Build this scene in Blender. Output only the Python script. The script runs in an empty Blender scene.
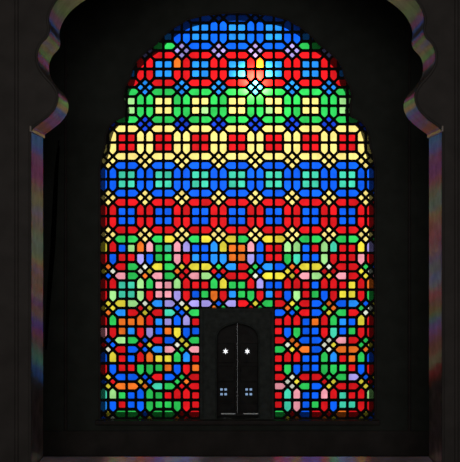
import bpy, math, random
from mathutils import Vector
random.seed(23)
scene=bpy.context.scene
scene.view_settings.view_transform='Standard'
scene.view_settings.look='None'
Z0=0.37
CAMX=-0.075; CAMY=-9.0; CAMZ=Z0+1.87
def px(u,v,d=9.0):
    s=d/9.0*0.01
    return (CAMX+(u-230)*s, CAMZ+(231-v)*s)
# ---------- materials
def mat(name,col,rough=0.6,spec=0.5,var=0.3,scale=6,bump=0.1,metal=0.0):
    m=bpy.data.materials.new(name); m.use_nodes=True
    nt=m.node_tree; b=nt.nodes['Principled BSDF']
    tc=nt.nodes.new('ShaderNodeTexCoord')
    n=nt.nodes.new('ShaderNodeTexNoise'); n.inputs['Scale'].default_value=scale; n.inputs['Detail'].default_value=6
    nt.links.new(tc.outputs['Object'],n.inputs['Vector'])
    r=nt.nodes.new('ShaderNodeValToRGB')
    r.color_ramp.elements[0].position=0.3; r.color_ramp.elements[1].position=0.7
    r.color_ramp.elements[0].color=tuple(c*(1-var) for c in col)+(1,)
    r.color_ramp.elements[1].color=tuple(min(1,c*(1+var)) for c in col)+(1,)
    nt.links.new(n.outputs['Fac'],r.inputs['Fac']); nt.links.new(r.outputs['Color'],b.inputs['Base Color'])
    b.inputs['Roughness'].default_value=rough; b.inputs['Specular IOR Level'].default_value=spec
    b.inputs['Metallic'].default_value=metal
    bp=nt.nodes.new('ShaderNodeBump'); bp.inputs['Strength'].default_value=bump; bp.inputs['Distance'].default_value=0.02
    nt.links.new(n.outputs['Fac'],bp.inputs['Height']); nt.links.new(bp.outputs['Normal'],b.inputs['Normal'])
    return m
M_wall=mat('dark_plaster',(0.085,0.095,0.085),0.8,0.2,var=0.15)
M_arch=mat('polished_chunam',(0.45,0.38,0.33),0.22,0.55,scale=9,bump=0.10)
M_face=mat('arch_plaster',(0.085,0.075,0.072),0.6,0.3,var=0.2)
M_led=mat('ledge_marble',(0.75,0.62,0.72),0.16,1.0,scale=5,bump=0.04)
M_floor=mat('polished_marble_floor',(0.20,0.17,0.19),0.32,0.5,scale=3,bump=0.05)
M_lat=mat('jali_plaster',(0.03,0.03,0.03),0.9,0.1,scale=30)
M_wood=mat('dark_wood',(0.04,0.04,0.04),0.5,0.3,scale=14)
M_rope=mat('black_rope',(0.003,0.003,0.003),0.9,0.05,scale=60)
M_iron=mat('iron',(0.08,0.08,0.08),0.4,0.5,metal=1.0,scale=20)
# glass
g=bpy.data.materials.new('stained_glass'); g.use_nodes=True
nt=g.node_tree; nt.nodes.clear()
out=nt.nodes.new('ShaderNodeOutputMaterial'); at=nt.nodes.new('ShaderNodeAttribute'); at.attribute_name='tint'
tc=nt.nodes.new('ShaderNodeTexCoord'); n=nt.nodes.new('ShaderNodeTexNoise'); n.inputs['Scale'].default_value=14; n.inputs['Detail'].default_value=4
mr=nt.nodes.new('ShaderNodeMapRange'); mr.inputs['From Min'].default_value=0.25; mr.inputs['From Max'].default_value=0.7; mr.inputs['To Min'].default_value=0.7; mr.inputs['To Max'].default_value=1.0
mx=nt.nodes.new('ShaderNodeVectorMath'); mx.operation='SCALE'
tr=nt.nodes.new('ShaderNodeBsdfTransparent'); gl=nt.nodes.new('ShaderNodeBsdfGlossy'); gl.inputs['Roughness'].default_value=0.35
ms=nt.nodes.new('ShaderNodeMixShader'); ms.inputs[0].default_value=0.008
L=nt.links.new
L(tc.outputs['Object'],n.inputs['Vector']); L(n.outputs['Fac'],mr.inputs['Value'])
L(at.outputs['Color'],mx.inputs[0]); L(mr.outputs['Result'],mx.inputs['Scale']); L(mx.outputs['Vector'],tr.inputs['Color'])
L(tr.outputs[0],ms.inputs[1]); L(gl.outputs[0],ms.inputs[2]); L(ms.outputs[0],out.inputs['Surface'])
# ---------- world
w=bpy.data.worlds.new('hazy_sky'); scene.world=w; w.use_nodes=True
nt=w.node_tree; nt.nodes.clear(); L=nt.links.new
wo=nt.nodes.new('ShaderNodeOutputWorld')
tc=nt.nodes.new('ShaderNodeTexCoord')
sd=Vector(((255-230)*0.01,9.0,(231-80)*0.01)).normalized()
sub=nt.nodes.new('ShaderNodeVectorMath'); sub.operation='DISTANCE'; sub.inputs[1].default_value=sd
L(tc.outputs['Generated'],sub.inputs[0])
def gauss(sig,amp):
    a=nt.nodes.new('ShaderNodeMath'); a.operation='DIVIDE'; a.inputs[1].default_value=sig; L(sub.outputs['Value'],a.inputs[0])
    b=nt.nodes.new('ShaderNodeMath'); b.operation='MULTIPLY'; L(a.outputs[0],b.inputs[0]); L(a.outputs[0],b.inputs[1])
    c=nt.nodes.new('ShaderNodeMath'); c.operation='MULTIPLY'; c.inputs[1].default_value=-1; L(b.outputs[0],c.inputs[0])
    d=nt.nodes.new('ShaderNodeMath'); d.operation='EXPONENT'; L(c.outputs[0],d.inputs[0])
    e=nt.nodes.new('ShaderNodeMath'); e.operation='MULTIPLY'; e.inputs[1].default_value=amp; L(d.outputs[0],e.inputs[0]); return e
def add(a,b):
    e=nt.nodes.new('ShaderNodeMath'); e.operation='ADD'; L(a.outputs[0],e.inputs[0])
    if isinstance(b,float): e.inputs[1].default_value=b
    else: L(b.outputs[0],e.inputs[1])
    return e
s1=add(gauss(0.0125,130.0),gauss(0.05,1.0)); s2=add(gauss(0.22,0.5),1.25)
b1=nt.nodes.new('ShaderNodeBackground'); b1.inputs['Color'].default_value=(1,0.55,0.22,1)
b2=nt.nodes.new('ShaderNodeBackground'); b2.inputs['Color'].default_value=(0.95,0.97,1,1)
ad=nt.nodes.new('ShaderNodeAddShader')
L(s1.outputs[0],b1.inputs['Strength']); L(s2.outputs[0],b2.inputs['Strength'])
L(b1.outputs[0],ad.inputs[0]); L(b2.outputs[0],ad.inputs[1]); L(ad.outputs[0],wo.inputs['Surface'])
# ---------- helpers
def link(o,parent=None):
    scene.collection.objects.link(o)
    if parent: o.parent=parent
    return o
def empty(name):
    return link(bpy.data.objects.new(name,None))
def mesh(name,vs,fs,m,parent=None,smooth=False):
    me=bpy.data.meshes.new(name); me.from_pydata(vs,[],fs); me.update(); me.materials.append(m)
    if smooth:
        for p in me.polygons: p.use_smooth=True
    return link(bpy.data.objects.new(name,me),parent)
def boxdata(x0,x1,y0,y1,z0,z1):
    v=[(x0,y0,z0),(x1,y0,z0),(x1,y1,z0),(x0,y1,z0),(x0,y0,z1),(x1,y0,z1),(x1,y1,z1),(x0,y1,z1)]
    return v,[(0,3,2,1),(4,5,6,7),(0,1,5,4),(1,2,6,5),(2,3,7,6),(3,0,4,7)]
def box(name,x0,x1,y0,y1,z0,z1,m,parent=None,bev=0):
    o=mesh(name,*boxdata(x0,x1,y0,y1,z0,z1),m,parent)
    if bev:
        b=o.modifiers.new('b','BEVEL'); b.width=bev; b.segments=3
    return o
def plate(name,loops,yf,yb,m,parent=None):
    cu=bpy.data.curves.new(name,'CURVE'); cu.dimensions='2D'; cu.fill_mode='BOTH'
    for lp in loops:
        sp=cu.splines.new('POLY'); sp.points.add(len(lp)-1)
        for i,(x,z) in enumerate(lp): sp.points[i].co=(x,z,0,1)
        sp.use_cyclic_u=True
    cu.extrude=(yb-yf)/2
    o=bpy.data.objects.new(name+'_c',cu); scene.collection.objects.link(o)
    bpy.context.view_layer.update()
    me=bpy.data.meshes.new_from_object(o.evaluated_get(bpy.context.evaluated_depsgraph_get()))
    bpy.data.objects.remove(o)
    ym=(yf+yb)/2
    for v in me.vertices:
        x,z,h=v.co; v.co=(x,ym-h,z)
    me.name=name; me.materials.clear(); me.materials.append(m)
    return link(bpy.data.objects.new(name,me),parent)
def tube(name,pts,r,m,parent=None,cyc=False,radii=None):
    cu=bpy.data.curves.new(name,'CURVE'); cu.dimensions='3D'; cu.bevel_depth=r; cu.bevel_resolution=3; cu.use_fill_caps=True
    sp=cu.splines.new('POLY'); sp.points.add(len(pts)-1)
    for i,p in enumerate(pts):
        sp.points[i].co=(*p,1)
        if radii: sp.points[i].radius=radii[i]
    sp.use_cyclic_u=cyc
    cu.materials.append(m)
    return link(bpy.data.objects.new(name,cu),parent)
def smoothpts(p,it=2):
    for _ in range(it):
        q=[p[0]]
        for a,b in zip(p,p[1:]):
            q.append((a[0]*.75+b[0]*.25,a[1]*.75+b[1]*.25)); q.append((a[0]*.25+b[0]*.75,a[1]*.25+b[1]*.75))
        q.append(p[-1]); p=q
    return p
# ---------- window outline
half=[(101,180),(101,168),(103,156),(106,146),(107,136),(110,127),(116,121),(125,117),(126,106),(124,97),(126,87),(131,79),(133,70),(138,61),(147,52),(157,45),(165,36),(175,28),(189,20),(204,16),(221,14),(237.5,13)]
CX=237.5
full=[(101,418.5)]+half+[(2*CX-a,b) for a,b in half[-2::-1]]+[(2*CX-101,418.5)]
outline=[px(a,b) for a,b in full]
def inside(x,z,poly=outline):
    c=False; j=len(poly)-1
    for i in range(len(poly)):
        xi,zi=poly[i]; xj,zj=poly[j]
        if (zi>z)!=(zj>z) and x<(xj-xi)*(z-zi)/(zj-zi)+xi: c=not c
        j=i
    return c
WL,WR,H=-2.3,2.3,5.6
plate('wall_window',[[(WL,0),(WR,0),(WR,H),(WL,H)],outline],-0.02,0.33,M_wall)
# ---------- lattice + panes
P=0.368
XC=px(237,0)[0]; ZB=px(0,418.5)[1]
BL=(0.005,0.13,1.0);LB=(0.02,0.30,1.0);RD=(0.80,0.010,0.014);GR=(0.03,0.62,0.10);CR=(1.0,0.78,0.22);TE=(0.06,0.66,0.42)
OR=(1.0,0.20,0.02);YE=(0.85,0.72,0.05);PK=(0.95,0.36,0.42);LV=(0.42,0.35,0.85);WH=(0.85,0.88,0.7);DB=(0.01,0.06,0.7);LG=(0.4,0.85,0.28)
rows={11:(BL,BL),10:(BL,LB),9:(RD,LB),8:(GR,CR),7:(CR,RD),6:(BL,TE),5:(RD,BL)}
diam={11:BL,10:LV,9:LB,8:DB,7:CR,6:CR,5:CR}
pal=[RD]*8+[BL]*6+[LB]*2+[GR]*5+[OR]*3+[YE]*2+[PK]*1+[LG]*1+[TE]*1+[LV]*1
def shade(c,lo=0.72,hi=1.0):
    f=random.uniform(lo,hi)
    if c is CR: f=0.5*f+0.5
    return tuple(x*f for x in c)
tiles=[]
q=P/4
for k in range(0,12):
    for i in range(-4,5):
        cx=XC+i*P; cz=ZB+(k+.5)*P
        cc=random.choice(pal)
        for sx in(-1,1):
            for sz in(-1,1):
                cs=rows[k][1] if k in rows else (cc if random.random()<.6 else random.choice(pal))
                if k==8 and (i in(-3,3) or random.random()<.15): cs=LG
                tiles.append(([(cx,cz),(cx+sx*q,cz),(cx+sx*q,cz+sz*q),(cx,cz+sz*q)],cs,'s'))
        for axis in(0,1):
            for s1_ in(-1,1):
                c0=random.choice(pal)
                for s2_ in(-1,1):
                    loc=[(q,0),(2*q,0),(2*q,q),(1.5*q,1.5*q),(q,q)]
                    pts=[(a*s1_,b*s2_) if axis==0 else (b*s2_,a*s1_) for a,b in loc]
                    if k in rows:
                        cb=rows[k][0]
                        if k==10 and abs(i)==2 and axis==1 and s1_<0: cb=GR
                        if k==9 and abs(i)<=3 and axis==0 and i!=0 and random.random()<.05: cb=OR
                    else:
                        cb=c0 if random.random()<.5 else random.choice(pal)
                        if k==4 and axis==1 and s1_>0: cb=GR if random.random()<.75 else YE
                        if k==4 and axis==0 and random.random()<.22: cb=LV if random.random()<.6 else PK
                        if k==3 and axis==1 and s1_>0 and random.random()<.3: cb=LG if s2_>0 else PK
                    tiles.append(([(cx+a,cz+b) for a,b in pts],cb,'b'))
    for i in range(-4,5):
        x=XC+(i+.5)*P; z=ZB+k*P
        for dx,dz in((1,0),(-1,0),(0,1),(0,-1)):
            t=(x+dx*q/2,z+dz*q/2)
            cd=diam[k] if k in diam else random.choice([YE,WH,OR,BL,RD,GR,YE])
            tiles.append(([(t[0]+q/2,t[1]),(t[0],t[1]+q/2),(t[0]-q/2,t[1]),(t[0],t[1]-q/2)],cd,'d'))
def ccw(p):
    a=sum(p[i][0]*p[(i+1)%len(p)][1]-p[(i+1)%len(p)][0]*p[i][1] for i in range(len(p)))
    return p if a>0 else p[::-1]
def inset(p,d):
    n=len(p); r=[]
    for i in range(n):
        a=Vector(p[i-1]);b=Vector(p[i]);c=Vector(p[(i+1)%n])
        e1=(b-a).normalized(); e2=(c-b).normalized()
        n1=Vector((-e1.y,e1.x)); n2=Vector((-e2.y,e2.x))
        m=(n1+n2)
        if m.length<1e-6: m=n1
        m.normalize(); k=d/max(0.2,m.dot(n1)); r.append(b+m*k)
    return r
DX0,DX1,DZ1=XC-P,XC+P,ZB+3*P
lv,lf,gv,gf,gc=[],[],[],[],[]
YF,YBk=-0.012,0.022
for p,c,kind in tiles:
    ctr=(sum(a for a,b in p)/len(p),sum(b for a,b in p)/len(p))
    if DX0<ctr[0]<DX1 and ctr[1]<DZ1: continue
    if ctr[1]<ZB: continue
    samp=p+[((a+ctr[0])/2,(b+ctr[1])/2) for a,b in p]+[ctr]
    if not any(inside(*t) for t in samp): continue
    p=ccw(p)
    if kind=='d': ins=0.0122; ch=0.005
    else: ins=0.0130; ch=0.007
    ip=inset(p,ins); n=len(p)
    hole=[]
    for i in range(n):
        b=ip[i]; a=(ip[i-1]-b); c2=(ip[(i+1)%n]-b)
        hole.append(b+a.normalized()*ch); hole.append(b+c2.normalized()*ch)
    base=len(lv)
    for y in(YF,YBk):
        for a,b in p: lv.append((a,y,b))
        for a in hole: lv.append((a.x,y,a.y))
    N=n+2*n
    for i in range(n):
        j=(i+1)%n
        for off,fl in((0,False),(N,True)):
            o=base+off
            f1=(o+i,o+j,o+n+2*j,o+n+2*i+1); f2=(o+i,o+n+2*i+1,o+n+2*i)
            lf.append(f1[::-1] if fl else f1); lf.append(f2[::-1] if fl else f2)
    for i in range(2*n):
        j=(i+1)%(2*n)
        lf.append((base+n+i,base+n+j,base+N+n+j,base+N+n+i))
    gb=len(gv)
    pp=inset(p,0.006)
    for a in pp: gv.append((a.x,0.005,a.y))
    gf.append(tuple(range(gb,gb+n))); gc.append(shade(c,0.65 if kind!='d' else .5,1.0))
win=empty('window_1')
mesh('jali_lattice',lv,lf,M_lat,win)
go=mesh('stained_glass_panes',gv,gf,g,win)
ca=go.data.color_attributes.new('tint','FLOAT_COLOR','CORNER')
for poly,c in zip(go.data.polygons,gc):
    for li in poly.loop_indices: ca.data[li].color=(*c,1)
tube('frame_moulding',[(a+(-.012 if a<CAMX else .012),-0.02,b) for a,b in outline],0.010,M_face,win)
# ---------- small door set in window
dr=empty('door_1')
archL=[(216,418),(216,341),(216.5,335),(219,330),(222,327.5),(225,325.5),(229,324),(233,323),(237.5,322)]
archpts=archL+[(475-a,b) for a,b in archL[-2::-1]]
ao=[px(a,b) for a,b in archpts]
sur=[(DX0,ZB),(ao[0][0],ZB)]+ao[1:-1]+[(ao[-1][0],ZB),(DX1,ZB),(DX1,DZ1),(DX0,DZ1)]
M_sur=mat('door_surround_plaster',(0.10,0.12,0.115),0.6,0.3,scale=20)
plate('surround',[sur],-0.03,0.11,M_sur,dr)
tube('arch_bead',[(a,-0.03,b) for a,b in ao],0.009,M_sur,dr)
fr=[(DX0+.03,ZB+.01),(DX0+.03,DZ1-.03),(DX1-.03,DZ1-.03),(DX1-.03,ZB+.01)]
tube('frame_bead',[(a,-0.032,b) for a,b in fr],0.010,M_sur,dr)
def star(cx,cz,r,n=6):
    return [(cx+(r if i%2==0 else r*.42)*math.cos(math.pi*i/n+math.pi/2),cz+(r if i%2==0 else r*.42)*math.sin(math.pi*i/n+math.pi/2)) for i in range(2*n)]
def sq(cx,cz,r): return [(cx-r,cz-r),(cx+r,cz-r),(cx+r,cz+r),(cx-r,cz+r)]
gp=[]
for nm,u0,u1,su,wu in(('leaf_left',215,237.4,225.5,223.5),('leaf_right',237.45,261,247.5,249)):
    x0=px(u0,0)[0];x1=px(u1,0)[0]
    zt=px(0,318)[1]; zb=ZB-0.012
    loops=[[(x0,zb),(x1,zb),(x1,zt),(x0,zt)]]
    c=px(su,353); loops.append(star(c[0],c[1],0.033))
    c=px(wu,394)
    for a in(-1,1):
        for b in(-1,1):
            loops.append(sq(c[0]+a*.021,c[1]+b*.024,.0125)); gp.append(loops[-1])
    sl=px(u0+6,0)[0]; sr_=px(u1-2,0)[0]
    loops.append([(sl,ZB+.020),(sr_,ZB+.020),(sr_,ZB+.030),(sl,ZB+.030)])
    plate(nm,loops,0.112,0.135,M_wood,dr)
    for zz0,zz1 in((345,364),(368,383),(384,404),(406,413)):
        a=px(u0+3,zz1); b=px(u1-3,zz0)
        tube(nm+'_panel',[(a[0],0.112,a[1]),(b[0],0.112,a[1]),(b[0],0.112,b[1]),(a[0],0.112,b[1])],0.005,M_wood,dr,cyc=True)
dv=[];df=[]
for lp in gp:
    b0=len(dv); dv+=[(x,0.124,z) for x,z in lp]; df.append((b0,b0+1,b0+2,b0+3))
dg=mesh('door_panes',dv,df,g,dr)
ca=dg.data.color_attributes.new('tint','FLOAT_COLOR','CORNER')
for d in ca.data: d.color=(0.22,0.33,0.5,1)
cxk=px(237.5,372)
tube('ring_handle',[(cxk[0]+.02+.018*math.cos(t*math.pi/6),0.10,cxk[1]+.018*math.sin(t*math.pi/6)) for t in range(12)],0.004,M_iron,dr,cyc=True)
# ---------- sill + dado
xs0=px(96,0)[0]; xs1=px(379,0)[0]
box('window_sill',xs0,xs1,-0.08,-0.02,ZB-0.05,ZB-0.005,M_face,None,0.01)
box('baseboard_window',WL,WR,-0.05,-0.02,0.0,0.25,M_face,None,0.01)
a=px(66,430); b=px(409,-40)
tube('trim_1',[(a[0],-0.02,a[1]),(a[0],-0.02,b[1]),(b[0],-0.02,b[1]),(b[0],-0.02,a[1])],0.018,M_face,None)
# ---------- foreground cusped arch
DF=6.0; YA=CAMY+DF; YAB=YA+0.42
lh=[(30,131),(33,127),(40,122),(49,115),(56,106),(58,95),(53,85),(44,76),(37,65),(36,53),(40,43),(47,37),(49,29),(47,20),(50,9),(58,-3),(70,-13),(88,-24),(110,-38),(135,-58),(165,-78),(200,-96),(236.5,-120)]
lh=[lh[0]]+smoothpts(lh[1:],2)
AC=236.5
pts=[px(a,b,DF) for a,b in lh+[(2*AC-a,b) for a,b in lh[-2::-1]]]
xl=pts[0][0]; xr=pts[-1][0]
poly=[(WL,0),(xl,0)]+pts+[(xr,0),(WR,0),(WR,H),(WL,H)]
arch=empty('cusped_arch')
ap=plate('arch_wall',[poly],YA,YAB,M_face,arch)
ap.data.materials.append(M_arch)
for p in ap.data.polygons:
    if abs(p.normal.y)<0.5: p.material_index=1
edge=[(xl,0)]+pts+[(xr,0)]
tube('edge_roll',[(a,YA,b) for a,b in edge],0.010,M_face,arch)
for s,xx in((-1,xl),(1,xr)):
    zi=px(0,129,DF)[1]
    box('impost',min(xx,xx-s*0.012),max(xx,xx-s*0.012),YA-0.02,YAB+.01,zi-0.02,zi+0.02,M_arch,arch,0.004)
    xq=xx+s*0.09
    tube('pilaster_bead',[(xq,YA,0),(xq,YA,H)],0.014,M_face,arch)
zl=CAMZ-(456.5-231)*(DF+0.42)/900
box('threshold_ledge',xl,xr,YA,YAB,0.0,zl,M_led,arch,0.006)
# ---------- rope
rp=[(58,146),(56,165),(54.5,195),(53,230),(51,262),(48.5,290),(46.5,320),(45,350)]
rs=smoothpts(rp,1)
rpe=empty('hanging_rope')
rad=[0.6+0.9*math.sin(math.pi*i/(len(rs)-1)) for i in range(len(rs))]
R3=[]
for i,(a,b) in enumerate(rs):
    x,z=px(a,b,8.9); R3.append((x,-0.06,z))
tube('cord',R3,0.016,M_rope,rpe,radii=rad)
tube('hook',[(R3[0][0],-0.02,R3[0][2]+.06),(R3[0][0],-0.07,R3[0][2]+.05),(R3[0][0],-0.075,R3[0][2])],0.006,M_iron,rpe)
# ---------- room shell
YR=-10.5
box('floor',WL-.2,WR+.2,YR-.2,0.35,-0.1,0.0,M_floor)
box('ceiling',WL-.2,WR+.2,YR-.2,0.35,H,H+0.1,M_wall)
box('wall_left',WL-.2,WL,YR-.2,0.35,0.0,H,M_wall)
box('wall_right',WR,WR+.2,YR-.2,0.35,0.0,H,M_wall)
box('wall_rear',WL,WR,YR-.2,YR,0.0,H,M_wall)
# ---------- dim fill light added behind the camera for ambient, no real lamp
ld=bpy.data.lights.new('room_fill','AREA'); ld.energy=55; ld.size=2.0; ld.color=(1,0.94,0.87)
lo=bpy.data.objects.new('room_fill',ld); scene.collection.objects.link(lo); lo.location=(-0.2,-10.2,3.2)
lo.rotation_euler=(Vector((0.2,-3,2.2))-lo.location).to_track_quat('-Z','Y').to_euler()
# ---------- camera
cd=bpy.data.cameras.new('camera'); cam=bpy.data.objects.new('camera',cd); scene.collection.objects.link(cam)
cam.location=(CAMX,CAMY,CAMZ); cam.rotation_euler=(math.pi/2,0,0); cd.lens=36*9/4.62; cd.sensor_width=36
scene.camera=cam
